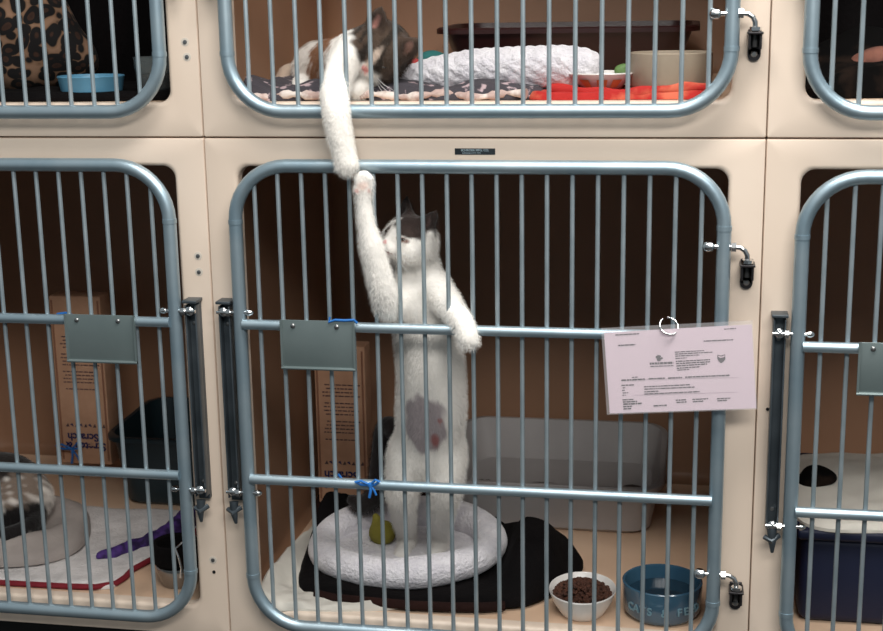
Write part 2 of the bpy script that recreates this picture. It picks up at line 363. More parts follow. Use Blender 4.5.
# ---------------------------------------------------------------- organic bodies: smooth union of shapes, skinned by surface nets
HAIR = True
class Blob:
    def __init__(s, vox=.004, k=.014): s.p = []; s.vox = vox; s.k = k
    def cone(s, a, ra, b, rb, k=None): s.p.append(('c', np.array(a, float), ra, np.array(b, float), rb, k)); return s
    def chain(s, pts, k=None, n=4):
        P = [np.array(p[0], float) for p in pts]; R = [p[1] for p in pts]; Q = []
        for i in range(len(P) - 1):
            p0, p1, p2, p3 = P[max(i - 1, 0)], P[i], P[i + 1], P[min(i + 2, len(P) - 1)]
            for j in range(n):
                t = j / n; Q.append((.5 * (2 * p1 + (p2 - p0) * t + (2 * p0 - 5 * p1 + 4 * p2 - p3) * t * t + (3 * p1 - 3 * p2 + p3 - p0) * t ** 3), R[i] + (R[i + 1] - R[i]) * (3 * t * t - 2 * t ** 3)))
        Q.append((P[-1], R[-1]))
        for i in range(len(Q) - 1): s.cone(Q[i][0], Q[i][1], Q[i + 1][0], Q[i + 1][1], k if i == 0 else .002)
        return s
    def ell(s, c, r, R=None, k=None): s.p.append(('e', np.array(c, float), np.array(r, float), np.eye(3) if R is None else np.array(R, float), k)); return s
    def cut(s, c, r, R=None, k=.004): s.p.append(('x', np.array(c, float), np.array(r, float), np.eye(3) if R is None else np.array(R, float), k)); return s
    def build(s):
        lo, hi = np.full(3, 9.), np.full(3, -9.); B = []
        for q in s.p:
            if q[0] == 'c':
                a = np.minimum(q[1] - q[2], q[3] - q[4]); b = np.maximum(q[1] + q[2], q[3] + q[4])
            else:
                m = max(q[2]); a, b = q[1] - m, q[1] + m
            B.append((a, b))
            if q[0] != 'x': lo = np.minimum(lo, a); hi = np.maximum(hi, b)
        h = s.vox; lo -= 3 * h; n = np.ceil((hi - lo) / h).astype(int) + 4; D = np.full(n, .05)
        for q, (a, b) in zip(s.p, B):
            i0 = np.maximum(((a - .022 - lo) / h).astype(int), 0); i1 = np.minimum(((b + .022 - lo) / h).astype(int) + 2, n)
            if (i1 <= i0).any(): continue
            X = np.stack(np.meshgrid(*[lo[i] + h * np.arange(i0[i], i1[i]) for i in range(3)], indexing='ij'), -1); sl = tuple(slice(i0[i], i1[i]) for i in range(3))
            if q[0] == 'c':
                ab = q[3] - q[1]; L2 = max(ab @ ab, 1e-10); t = np.clip(((X - q[1]) @ ab) / L2, 0, 1); d = np.linalg.norm(X - q[1] - t[..., None] * ab, axis=-1) - (q[2] + (q[4] - q[2]) * t); k = q[5]
            else:
                Y = (X - q[1]) @ q[3].T; k0 = np.linalg.norm(Y / q[2], axis=-1); k1 = np.linalg.norm(Y / q[2] ** 2, axis=-1) + 1e-9; d = k0 * (k0 - 1) / k1; k = q[4]
            k = s.k if k is None else k; A = D[sl]
            if q[0] == 'x': hh = np.maximum(k - np.abs(A + d), 0) / k; D[sl] = np.maximum(A, -d) + hh * hh * k / 4
            else: hh = np.maximum(k - np.abs(A - d), 0) / k; D[sl] = np.minimum(A, d) - hh * hh * k / 4
        S = D < 0; cnt = np.zeros(n - 1); acc = np.zeros(tuple(n - 1) + (3,))
        offs = [(i, j, k) for i in (0, 1) for j in (0, 1) for k in (0, 1)]
        def sub(A, o): return A[o[0]:n[0] - 1 + o[0], o[1]:n[1] - 1 + o[1], o[2]:n[2] - 1 + o[2]]
        for o in offs:
            for ax in range(3):
                if o[ax]: continue
                o2 = list(o); o2[ax] = 1; a, b = sub(D, o), sub(D, o2); m = (a < 0) != (b < 0); t = np.where(m, a / np.where(a == b, 1, a - b), 0)
                p = np.array(o, float); cnt += m
                for c in range(3): acc[..., c] += np.where(m, p[c] + (t if c == ax else 0), 0)
        M_ = cnt > 0; idx = -np.ones(n - 1, int); idx[M_] = np.arange(M_.sum()); ijk = np.argwhere(M_)
        V = lo + h * (ijk + acc[M_] / cnt[M_][:, None]); F = []
        for ax in range(3):
            b1, b2 = [(1, 2), (2, 0), (0, 1)][ax]; a = [slice(1, n[i] - 1) for i in range(3)]; a2 = list(a); a[ax] = slice(0, n[ax] - 1); a2[ax] = slice(1, n[ax])
            s0, s1 = S[tuple(a)], S[tuple(a2)]; e = np.argwhere(s0 != s1); inside = s0[tuple(e.T)]
            off = np.ones(3, int); off[ax] = 0; e = e + off
            def g(d1, d2): q = e.copy(); q[:, b1] -= d1; q[:, b2] -= d2; return idx[tuple(q.T)]
            Q = np.stack([g(1, 1), g(0, 1), g(0, 0), g(1, 0)], 1); Q[~inside] = Q[~inside][:, ::-1]; F.append(Q)
        F = np.concatenate(F); F = F[(F >= 0).all(1)]
        for _ in range(2):     # light smoothing
            nb = np.zeros_like(V); c = np.zeros(len(V))
            for i in range(4):
                np.add.at(nb, F[:, i], V[F[:, (i + 1) % 4]]); np.add.at(c, F[:, i], 1); np.add.at(nb, F[:, (i + 1) % 4], V[F[:, i]]); np.add.at(c, F[:, (i + 1) % 4], 1)
            V = V * .5 + .5 * nb / np.maximum(c, 1)[:, None]
        return V, F
def coat_colours(V, base, ops):
    C = np.tile(np.array(lin(base)[:3]), (len(V), 1)); wob = .12 * np.sin(V @ np.array([190., 70, 120])) + .1 * np.sin(V @ np.array([-90., 210, 160]) + 1)
    for c, r, R, col, soft in ops:
        Y = (V - np.array(c)) @ (np.eye(3) if R is None else np.array(R)).T; d = np.linalg.norm(Y / np.array(r), axis=1) - 1 + wob * min(1, soft * 3)
        w = np.clip(.5 - d / soft, 0, 1)[:, None]; cc = np.array(lin(col)[:3])
        if len(col) > 3: # tabby: bands of a darker tone
            st = .5 + .5 * np.sin(Y[:, 0] / np.array(r)[0] * col[3] + 1.5 * np.sin(Y[:, 2] / np.array(r)[2] * 4)); cc = cc[None] * (1 - .62 * (st > .6)[:, None])
        C = C * (1 - w) + cc * w
    return C
def fur(o, count, length, seed=1, rad=.00035):
    pm = o.modifiers.new('fur', 'PARTICLE_SYSTEM'); ps = pm.particle_system; st = ps.settings; ps.seed = seed
    st.type = 'HAIR'; st.count = count; st.hair_length = length; st.hair_step = 3; st.render_step = 2; st.display_step = 2
    st.normal_factor = length * .13; st.object_align_factor = (0, 0, -length * .13); st.factor_random = length * .07; st.emit_from = 'FACE'; st.use_even_distribution = True
    st.root_radius = 1.0; st.tip_radius = .2; st.radius_scale = rad; st.material = 1; st.child_type = 'NONE'
    return ps
def body(name, blob, base, ops, parent, hair=0, hlen=.008, m=FUR):
    V, F = blob.build(); C = coat_colours(V, base, ops); o = pydata(name, V, F, m, parent)
    ca = o.data.color_attributes.new('coat', 'BYTE_COLOR', 'CORNER'); li = np.zeros(len(o.data.loops), int); o.data.loops.foreach_get('vertex_index', li)
    cc = np.concatenate([C[li], np.ones((len(li), 1))], 1).astype(np.float32); ca.data.foreach_set('color', cc.ravel())
    if hair and HAIR: fur(o, hair, hlen)
    return o
def frame(f, u):
    f = np.array(f, float); f /= np.linalg.norm(f); u = np.array(u, float); u -= f * (u @ f); u /= np.linalg.norm(u); s = np.cross(u, f)   # s: the animal's left
    return np.array([s, f, u])       # rows: side, forward, up
def head(b, c, R, s):
    """cat head: c centre, R frame (side, forward, up), s radius"""
    P = lambda x, y, z: np.array(c) + (np.array([x, y, z]) * s) @ R
    b.ell(P(0, 0, 0), np.array([.98, .92, .86]) * s, R, k=.02)
    for i in (-1, 1):
        b.ell(P(.5 * i, .3, -.3), np.array([.46, .5, .42]) * s, R, k=.014); b.ell(P(.2 * i, .86, -.36), np.array([.27, .3, .22]) * s, R, k=.008)
        # ears: flattened shells, hollow in front
        b.cone(P(.52 * i, -.02, .62), .26 * s, P(.74 * i, -.06, 1.02), .15 * s, k=.012); b.cone(P(.74 * i, -.06, 1.02), .15 * s, P(.84 * i, -.1, 1.36), .03 * s, k=.004)
        b.cone(P(.3 * i, .02, .70), .16 * s, P(.66 * i, -.04, 1.12), .07 * s, k=.008); b.cone(P(.88 * i, -.05, .50), .14 * s, P(.88 * i, -.08, 1.1), .06 * s, k=.008)
        b.cut(P(.68 * i, .2, .92), np.array([.2, .17, .32]) * s, R)
    b.cone(P(0, .62, .12), .28 * s, P(0, 1.0, -.16), .17 * s, k=.012); b.ell(P(0, .76, -.58), np.array([.2, .24, .16]) * s, R, k=.008)
    return P
def eyes(root, P, R, s, closed=1.):
    for i in (-1, 1):
        bm = bmesh.new(); bmesh.ops.create_uvsphere(bm, u_segments=16, v_segments=10, radius=1)
        Rm = Matrix([list(R[j]) for j in range(3)]).transposed().to_4x4()
        c = P(.38 * i, .735, .07)
        bm.transform(Matrix.Translation(c) @ Rm @ Matrix.Rotation(.35 * i * -1, 4, 'Y') @ Matrix.Diagonal((.19 * s, .15 * s, .15 * s * closed, 1)))
        me = bpy.data.meshes.new('eye'); bm.to_mesh(me); bm.free(); link('eye', me, EYE, root)
def whiskers(root, P, s):
    for i in (-1, 1):
        for j in range(3): MB().tube([P(.3 * i, .98, -.3 - .06 * j), P(.8 * i, 1.1, -.25 - .14 * j), P(1.35 * i, .95, -.28 - .28 * j)], [.00045, .0004, .0001], 5).build('whisker', WHISK, root)

# ---- the white cat standing in the lower middle cage
def px(x, y, d): return U(x, y, d)
WHITE = (240, 236, 230)
root = empty('cat', (.36, .2, -.886)); tag(root, 'white cat standing upright on hind legs, one forepaw stretched up to touch the paw above', 'cat')
b = Blob(.0036, .016); s = .052
hc = px(411, 239, .045); R1 = frame((-.60, -.77, .16), (.36, .12, 1)); P = head(b, hc, R1, s)
b.chain([(px(413, 252, .07), .040), (px(418, 275, .072), .044), (px(421, 300, .07), .054), (px(426, 330, .078), .060), (px(431, 370, .092), .063), (px(431, 410, .115), .066), (px(428, 445, .14), .060)])
b.ell(px(411, 308, .045), (.040, .036, .030))                     # chest fluff resting over the crossbar
# raised foreleg
b.chain([(px(407, 292, .045), .036), (px(397, 305, .012), .026), (px(389, 310, -.012), .021), (px(383, 290, -.036), .0225), (px(373, 252, -.05), .0200), (px(366, 221, -.055), .0140), (px(364, 203, -.056), .0122), (px(363.5, 190, -.057), .0122)], k=.016)
b.ell(px(363.5, 184, -.058), (.0165, .0115, .019), k=.008)
for dx, dz in ((-6.5, -5), (-2.5, -9), (2.5, -9.5), (6.5, -5.5)): b.ell(px(363.5 + dx, 184 + dz, -.062), (.0062, .0075, .0085), k=.004)
b.cone(px(361, 193, -.06), .006, px(355, 191, -.064), .0045, k=.006)
# foreleg over the crossbar
b.chain([(px(434, 286, .045), .032), (px(446, 300, .015), .026), (px(456, 313, -.018), .020), (px(463, 322, -.052), .018), (px(468, 338, -.064), .018)], k=.014)
for dx in (-5.5, -1.5, 3, 7): b.ell(px(468 + dx, 345 - abs(dx - .8) * .35, -.067), (.0062, .008, .008), k=.004)
# hind legs
fl = -.893
for hx, kx, fx in ((413, 403, 404), (441, 446, 438)):
    f = Z(fx, 556, -.885)
    b.chain([(px(hx, 452, .135), .050), (px(kx, 482, .120), .034), (px((kx + fx) / 2, 512, .17), .023), (np.array([f[0], .245, -.845]), .0175), (np.array([f[0], .235, -.872]), .0165)], k=.02)
    b.chain([(np.array([f[0], .245, -.868]), .0165), (np.array([f[0], .20, -.872]), .0155)], k=.01)
    for dx in (-.011, -.0035, .0035, .011): b.ell((f[0] + dx, .186 + abs(dx) * .5, -.8755), (.0058, .011, .0085), k=.004)
tabby = (60, 48, 44)
def hp(x, y, z): return P(x, y, z)
ops = [(hp(.36, .25, .74), np.array([.64, .75, .68]) * s, R1, tabby, .25), (hp(-.4, .0, .95), np.array([.5, .7, .6]) * s, R1, tabby, .25),
       (hp(.72, .0, 1.1), np.array([.46, .5, .6]) * s, R1, (46, 36, 33), .4), (hp(-.72, .0, 1.1), np.array([.46, .5, .6]) * s, R1, (46, 36, 33), .4), (hp(.55, .62, .34), np.array([.42, .4, .13]) * s, R1, tabby, .3), (hp(-.34, .75, .16), np.array([.22, .2, .22]) * s, R1, (84, 66, 58), .3),
       (hp(.70, .22, .96), np.array([.17, .2, .34]) * s, R1, (84, 64, 60), .3),
       (hp(.40, .74, .09), np.array([.26, .25, .09]) * s, R1, (120, 88, 78), .3),
       (hp(0, 1.14, -.17), np.array([.11, .12, .08]) * s, R1, (224, 166, 162), .3), (hp(0, 1.04, -.46), np.array([.36, .2, .035]) * s, R1, (146, 84, 84), .5),
       (px(425, 424, .055), (.040, .05, .066), None, (166, 156, 158), .16), (px(436, 438, .07), (.007, .03, .014), None, (152, 98, 96), .5), (px(440, 421, .05), (.005, .03, .006), None, (158, 110, 108), .5),
       (px(363.5, 186, -.070), (.011, .006, .008), None, (226, 206, 196), .6), (px(357, 191, -.068), (.005, .006, .004), None, (222, 184, 176), .5), (px(369, 191, -.068), (.004, .008, .005), None, (224, 196, 188), .5)]
cat1 = body('body', b, WHITE, ops, root, 60000, .011)
eyes(root, P, R1, s, .42); whiskers(root, P, s)
t = Blob(.004, .012); t.chain([(px(410, 452, .19), .020), (px(392, 428, .24), .021), (px(384, 432, .27), .020), (px(380, 462, .29), .020), (px(376, 492, .29), .021), (px(364, 504, .30), .019), (px(352, 500, .31), .012)])
o = body('tail', t, (30, 24, 24), [], root, 6000, .012); o['label'] = 'dark bushy tail'

# ---- the tabby and white cat lying in the upper middle cage
root = empty('cat', (.30, .2, .085)); tag(root, 'tabby and white cat lying down with one white foreleg hanging out through the bars', 'cat')
b = Blob(.0036, .016); s = .053
hc = px(384, 47, .062); R2 = frame((-.34, -.80, -.52), (.64, -.25, .72)); P = head(b, hc, R2, s)
b.chain([(px(378, 52, .11), .046), (px(362, 60, .13), .054), (px(350, 66, .20), .060), (px(336, 70, .28), .062), (px(322, 72, .35), .058)])
b.ell(px(318, 70, .36), (.045, .06, .058)); b.ell(px(352, 72, .09), (.04, .04, .045))
b.chain([(px(316, 80, .33), .03), (px(305, 84, .26), .022), (px(300, 88, .20), .017)], k=.015)
b.chain([(px(364, 44, .07), .030), (px(352, 48, .04), .029), (px(342, 66, .005), .025), (px(335, 90, -.030), .0225), (px(336, 108, -.062), .0215), (px(339, 130, -.068), .0205), (px(344, 153, -.068), .0185), (px(346.5, 163, -.068), .0185)], k=.018)
for dx, dz in ((-6, 167), (-1.5, 170), (3, 170), (7, 166)): b.ell(px(346 + dx, dz, -.071), (.007, .009, .0095), k=.005)
b.chain([(px(366, 72, .07), .024), (px(362, 86, .045), .017), (px(356, 90, .03), .0155)], k=.012)
br = (104, 80, 64); dk = (62, 50, 44)
ops = [(px(334, 60, .24), (.05, .10, .07), None, (138, 94, 62), .3), (px(318, 66, .38), (.06, .06, .08), None, (176, 162, 150), .3), (px(316, 78, .30), (.025, .03, .03), None, (236, 228, 222), .4),
       (P(0, .0, .32), np.array([1.3, 1.22, 1.12]) * s, R2, (84, 68, 56, 13), .12),
       (P(.8, 0, 1.1), np.array([.6, .6, .8]) * s, R2, (76, 60, 50), .2), (P(-.8, 0, 1.1), np.array([.6, .6, .8]) * s, R2, (76, 60, 50), .2), (P(.85, .2, -.35), np.array([.6, .8, .75]) * s, R2, (76, 60, 50, 9), .2), (P(-.75, .1, 0.1), np.array([.45, .7, .75]) * s, R2, (84, 68, 56, 9), .2),
       (P(.03, 1.0, -.40), np.array([.34, .6, .34]) * s, R2, WHITE, .3), (P(0, .78, .12), np.array([.13, .4, .55]) * s, R2, (216, 196, 180), .5),
       (P(0, 1.16, -.17), np.array([.13, .12, .1]) * s, R2, (214, 140, 134), .3), (P(0, .7, -.72), np.array([.36, .5, .28]) * s, R2, WHITE, .3),
       (P(-.68, .22, .96), np.array([.17, .2, .34]) * s, R2, (208, 152, 140), .3), (P(.68, .22, .96), np.array([.17, .2, .34]) * s, R2, (170, 130, 116), .3)]
cat2 = body('body', b, WHITE, ops, root, 60000, .009)
eyes(root, P, R2, s, .5); whiskers(root, P, s)
t = Blob(.004, .01); t.chain([(px(306, 80, .40), .020), (px(296, 78, .40), .022), (px(290, 74, .38), .021), (px(286, 80, .37), .020), (px(284, 84, .36), .016)])
o = body('tail', t, (206, 186, 168), [(px(300, 82, .40), (.02, .03, .02), None, (120, 96, 80), .4)], root, 4000, .008); o['label'] = 'pale beige end of the curled tail'

# ---------------------------------------------------------------- bedding and cloth
def wob(x, y, f, sd):
    return (math.sin(x * f + sd) * math.cos(y * f * 1.13 + sd * 1.7) + .5 * math.sin(x * f * 2.3 + y * f * 1.9 + sd * 2.3) + .3 * math.cos(y * f * 4.1 - x * f * 3.3 + sd)) / 1.8
def smooth_outline(pts, n=10):
    N = len(pts); out = []
    for i in range(N):
        p0, p1, p2, p3 = [np.array(pts[(i + k - 1) % N], float) for k in range(4)]
        for j in range(n):
            t = j / n; out.append(.5 * (2 * p1 + (p2 - p0) * t + (2 * p0 - 5 * p1 + 4 * p2 - p3) * t * t + (3 * p1 - 3 * p2 + p3 - p0) * t ** 3))
    return out
def rug(name, outline, z, th, m, amp=.004, freq=30, sd=0, height=None, parent=None, rings=26, sharp=10, build=True):
    """a cloth of real thickness lying at z inside a closed outline, with folds; height(x, y) adds lift"""
    O = smooth_outline(outline, sharp) if sharp > 1 else [np.array(p, float) for p in outline]; c = sum(O) / len(O); n = len(O); v = []; f = []
    hf = height or (lambda x, y: 0)
    for r in range(rings + 1):
        s = 1 - r / rings if r < rings else .004; edge = math.sqrt(max(0, 1 - max(0, (s - .93) / .07) ** 2))
        for p in O:
            q = c + (p - c) * s; w = (wob(q[0], q[1], freq, sd) * .5 + .5) * amp
            v.append((q[0], q[1], z + th * (.5 + .5 * edge) + (w + hf(q[0], q[1])) * (.25 + .75 * edge if s > .9 else 1)))
    for r in range(rings):
        for k in range(n): f.append((r * n + k, r * n + (k + 1) % n, (r + 1) * n + (k + 1) % n, (r + 1) * n + k))
    f.append(tuple(rings * n + k for k in range(n))); o0 = len(v)
    for p in O: v.append((p[0], p[1], z))
    for k in range(n): f.append((o0 + k, o0 + (k + 1) % n, (k + 1) % n, k))
    f.append(tuple(o0 + n - 1 - k for k in range(n)))
    mb = MB().add(v, f); return mb.build(name, m, parent) if build else mb
def T(o, x, y, z, *a, **k): setorigin(o, (x, y, z)); return tag(o, *a, **k)
ZF = -H + .063          # tray floor of the lower cages
ZU = .0635              # tray floor of the upper cages

# lower middle cage: white sheet, black blanket, oval bed
o = rug('bed_sheet', [(.055, .012), (.05, .22), (.09, .44), (.2, .40), (.3, .2), (.34, .06), (.25, .022), (.14, .008)], ZF, .006, SHEETM, .016, 34, 1.2,
        height=lambda x, y: .028 * math.exp(-((x - .055) / .03) ** 2))
T(o, .12, .1, ZF, 'crumpled white cotton sheet poking out left of the black blanket', 'sheet')
def hb(x, y): return .082 * math.exp(-(((x - .58) / .055) ** 4 + ((y - .21) / .10) ** 4)) + .05 * math.exp(-(((x - .54) / .09) ** 2 + ((y - .34) / .08) ** 2)) + .10 * math.exp(-(((x - .10) / .035) ** 2 + ((y - .36) / .13) ** 2)) + .03 * math.exp(-((y - .47) / .03) ** 2) * (x < .48)
o = rug('blanket', [(.115, .10), (.09, .3), (.13, .49), (.30, .50), (.47, .46), (.60, .42), (.672, .30), (.655, .20), (.612, .12), (.57, .075), (.5, .06), (.35, .045), (.2, .055)], ZF + .008, .012, BLACKF, .010, 26, 2.1, height=hb)
T(o, .4, .1, ZF, 'black plush blanket bunched up beneath and around the white oval bed', 'blanket')
hem = [Vector((x, y, ZF + .014)) for x, y in ((.16, .060), (.2, .046), (.28, .040), (.36, .036), (.44, .040), (.50, .048), (.54, .060))]
MB().tube(hem, .0095, 10, sy=.8).build('hem', BROWNF, o)['label'] = 'dark brown folded hem'
bed = empty('cat_bed', (.318, .28, ZF + .02)); tag(bed, 'white fleece oval pet bed the standing cat has its hind feet in', 'pet bed')
N = 72; pts = []; rr = []
for k in range(N):
    a = 2 * math.pi * k / N; j = 1 + .03 * math.sin(5 * a + 1) + .02 * math.sin(9 * a)
    pts.append((.308 + .178 * math.cos(a), .245 + .140 * math.sin(a), ZF + .047 + .022 * max(0, math.sin(a)) + .012 * max(0, math.cos(a)))); rr.append(.032 * j + .004 * max(0, math.sin(a)))
MB().tube(pts, rr, 18, closed=True).build('bolster', FLEECE, bed)
o = rug('cushion', [(.308 + .172 * math.cos(a), .245 + .134 * math.sin(a)) for a in [2 * math.pi * k / 24 for k in range(24)]], ZF + .016, .034, FLEECE, .004, 40, 3, parent=bed, sharp=3)
o['label'] = 'soft fleece centre cushion'
c = Z(380, 548, ZF + .06); b = Blob(.004, .012).ell((.250, .26, -.856), (.026, .028, .024)).ell((.262, .25, -.850), (.022, .024, .024)).cone((.242, .27, -.84), .012, (.236, .275, -.826), .008)
V, Fc = b.build(); o = pydata('plush_toy', V, Fc, YELLOWG); T(o, .25, .26, -.876, 'olive yellow plush toy lying in the white oval bed beside the hind legs', 'toy')

# cardboard scratcher box standing against the left wall (lower middle cage)
def scratcher(x, y, z, w, h, d, ang, label, flip=True, group=None):
    r = empty('scratcher_box', (x, y, z)); tag(r, label, 'cardboard box'); 
    r.rotation_euler = (0, 0, 0)
    B = MB().box(x - w / 2, x + w / 2, y, y + d, z, z + h, .002).build('carton', CARD, r)
    B2 = MB()
    for xx in (x - w / 2 + .004, x + w / 2 - .008): B2.box(xx, xx + .004, y - .0015, y + .001, z + .01, z + h - .01)
    B2.build('tape', mat('tan_tape', (150, 104, 80), .5), B)
    rnd = random.Random(5); yy = z + h - .05; blocks = []
    # unreadable small print, as lines of word blocks
    zl = z + h * .80
    for i in range(13):
        zl -= (.017 if i % 4 == 0 else .0088)
        if zl < z + .115: break
        xx = x - w * .36 + rnd.random() * .01; mbk = MB()
        while xx < x + w * .33: ww = .004 + rnd.random() * .009; mbk.box(xx, xx + ww, y - .0006, y + .0002, zl, zl + .0026); xx += ww + .0022
        mbk.build('printing', GREYINK, B, smooth=False)
    R = (math.pi / 2, math.pi, 0)
    for i in range(9):
        xx = x - w * .36 + i * w * .09; MB().add([(xx, y - .0006, z + .094 + .006 * (i % 2)), (xx + .009, y - .0006, z + .094), (xx + .006, y - .0006, z + .103), (xx, y + .001, z + .094 + .006 * (i % 2)), (xx + .009, y + .001, z + .094), (xx + .006, y + .001, z + .103)], [(0, 1, 2), (3, 5, 4), (0, 3, 4, 1), (1, 4, 5, 2), (2, 5, 3, 0)]).build('printed_triangle', NAVYINK if i % 2 else GREYINK, B, smooth=False)
    text_mesh('lettering', 'Stretch &', .027, (x + .002, y - .0006, z + .046), NAVYINK, B, rot=R, bold=.0008); text_mesh('lettering', 'Scratch', .027, (x - .004, y - .0006, z + .069), NAVYINK, B, rot=R, bold=.0008)
    return r, B
r, B = scratcher(.102, .52, ZF + .03, .118, .375, .055, 0, 'brown cardboard scratcher box with upside down blue lettering beside the standing cat')
r2, B2 = scratcher(-.567, .60, ZF + .068, .13, .42, .06, 0, 'brown cardboard scratcher box standing behind the left card holder plate')
# black folded cloth lifting the box off the tray
o = rug('blanket', [(.045, .48), (.045, .66), (.30, .66), (.31, .51), (.18, .505)], ZF, .024, BROWNF, .008, 30, 5); T(o, .15, .55, ZF, 'dark brown folded blanket under the scratcher box behind the oval bed', 'blanket')
def ribbon(name, pts, label, r=.003):
    o = MB().tube(pts, r, 8, sy=.5).build(name, RIBBON); p = pts[0]; return o
def bow(px0, py0, y, label, s=1.):
    c = Vector(U(px0, py0, y)); m = MB()
    m.tube([c, c + Vector((-.02, -.003, .010)) * s, c + Vector((-.034, 0, .006)) * s, c + Vector((-.022, .002, -.001)) * s, c], .0026, 8); m.tube([c, c + Vector((.014, -.003, .014)) * s, c + Vector((.022, 0, .010)) * s, c + Vector((.012, .002, .001)) * s, c], .0026, 8)
    m.tube([c, c + Vector((.002, -.004, -.012)) * s, c + Vector((-.002, -.002, -.03)) * s], .0028, 8); m.tube([c, c + Vector((.01, -.002, -.012)) * s, c + Vector((.014, 0, -.024)) * s], .0022, 8)
    m.lathe([(.001, -.005), (.005, -.002), (.005, .003), (.001, .005)], c, 10)
    o = m.build('ribbon', RIBBON); return T(o, c[0], c[1], c[2], label, 'ribbon')
bow(370, 485, -.0505, 'blue ribbon bow tied on the middle crossbar below the scratcher box', .8)
m = MB().tube([U(338, 474, -.012), U(345, 483, -.014), U(356, 484, -.014), U(366, 481, -.014), U(369, 486, -.014)], .0026, 8, sy=.6); o = m.build('ribbon', RIBBON); c = U(338, 474, -.012); T(o, c[0], c[1], c[2], 'loose blue ribbon trailing in front of the upside down lettering', 'ribbon')
m = MB().tube([U(330, 317, -.05), U(329, 322, -.052), U(335, 320, -.052), U(345, 320.5, -.052), U(354, 320, -.052), U(357, 323, -.050)], .0024, 8); o = m.build('ribbon', RIBBON); c = U(340, 320, -.052); T(o, c[0], c[1], c[2], 'blue ribbon wrapped along the top of the middle card holder plate', 'ribbon')
bow(72, 449, .58, 'blue ribbon bow on the cardboard scratcher box in the left cage', 1.2)
m = MB().tube([U(52, 321, -.012), U(58, 314, -.014), U(66, 313, -.014), U(74, 316, -.014)], .0028, 8); o = m.build('ribbon', RIBBON); c = U(60, 317, -.013); T(o, c[0], c[1], c[2], 'blue ribbon knotted behind the upper crossbar of the left cage', 'ribbon')

# ---------------------------------------------------------------- litter pans
def pan(name, x0, x1, y0, y1, z, h, hb_, m, label, litter=True, rim=.010, taper=.02, r=.05):
    p = empty(name, ((x0 + x1) / 2, (y0 + y1) / 2, z)); tag(p, label, 'litter box'); n = 8
    def rr(x0, x1, y0, y1, r, zz): return [(q[0], q[2], zz + (hb_ - h) * max(0, min(1, (q[2] - y0) / (y1 - y0))) * (zz > z + .02)) for q in rrect(x0, x1, y0, y1, r, n, 0)]
    t = taper; L = [rr(x0 + t + .01, x1 - t - .01, y0 + t + .01, y1 - t - .01, r, z), rr(x0 + t, x1 - t, y0 + t, y1 - t, r, z + .008), rr(x0 + .002, x1 - .002, y0 + .002, y1 - .002, r, z + h - .012), rr(x0 - rim, x1 + rim, y0 - rim, y1 + rim, r + .005, z + h - .012),
         rr(x0 - rim, x1 + rim, y0 - rim, y1 + rim, r + .005, z + h - .003), rr(x0 - rim + .003, x1 + rim - .003, y0 - rim + .003, y1 + rim - .003, r + .005, z + h), rr(x0 + .003, x1 - .003, y0 + .003, y1 - .003, r, z + h), rr(x0 + t + .004, x1 - t - .004, y0 + t + .004, y1 - t - .004, r, z + .024), rr(x0 + t + .03, x1 - t - .03, y0 + t + .03, y1 - t - .03, r, z + .0201)]
    MB().loops(L, True, True).build('tray', m, p)
    if litter:
        O = [(q[0], q[2]) for q in rrect(x0 + t + .001, x1 - t - .001, y0 + t + .001, y1 - t - .001, r - .005, n, 0)]
        o = rug('litter', O, z + .021, h * .19, LITTER, .010, 22, 4, parent=p, sharp=1, rings=14, height=lambda x, y: .035 * max(0, (y - y0) / (y1 - y0) - .7) * (1 + .8 * math.sin(x * 31))); o['kind'] = 'stuff'
    return p
pan('litter_box', .352, .825, .475, .80, ZF, .118, .165, PANM, 'large grey plastic litter box at the back behind the standing cat')
pan('litter_box', -.465, -.07, .50, .80, ZF, .175, .185, TEALDK, 'dark teal litter box at the back of the left lower cage')
pan('litter_box', .350, .872, .50, .79, ZU, .116, .122, MAROON, 'dark maroon litter box behind the white bolster in the upper cage', litter=False, rim=.014, taper=.035)

# ---------------------------------------------------------------- bowls
def bowl(name, c, R, h, wall, m, label, straight=.93, lip=.004, group=None):
    r = empty(name, c); tag(r, label, 'bowl', group)
    pr = [(R * straight * .86, 0), (R * straight * .9, .002), (R * straight, .012), (R, h - .006), (R, h - .002), (R - wall * .4, h), (R - wall * .8, h - .001), (R - wall, h - .006), (R * straight - wall, .02), (R * straight - wall * 2.4, .013), (.004, .012)]
    MB().lathe(pr, c, 56).build('dish', m, r); return r
bc = Z(663, 625, ZF); bc = (bc[0] - .004, bc[1] + .058, ZF)
r = bowl('water_bowl', bc, .0765, .068, .006, BLUEC, 'blue ceramic water bowl with raised lettering, right of the kibble bowl', .97)
MB().lathe([(.0665, 0), (.0665, .0012)], (bc[0], bc[1], ZF + .040), 48).build('water', WATER, r)
def curved_text(txt, c, R, z, size, m, parent, a0, step):
    for i, ch in enumerate(txt):
        if ch == ' ': continue
        a = a0 + i * step; text_mesh('lettering', ch, size, (c[0] + (R + .0004) * math.sin(a), c[1] - (R + .0004) * math.cos(a), z), m, parent, rot=(math.pi / 2, 0, a), depth=.0010, bold=.0006)
curved_text('CATS & FEED', bc, .0756, ZF + .031, .021, BLUEL, r, -.86, .19)
kc = Z(581, 624, ZF); kc = (kc[0] - .002, kc[1] + .056, ZF); r = empty('food_bowl', kc); tag(r, 'white ceramic food bowl heaped with brown kibble', 'bowl')
MB().lathe([(.040, 0), (.043, .003), (.046, .008), (.057, .026), (.0635, .044), (.065, .048), (.064, .0505), (.0615, .048), (.055, .030), (.044, .016), (.004, .012)], kc, 56, sy=1.16).build('dish', WHITEC, r)
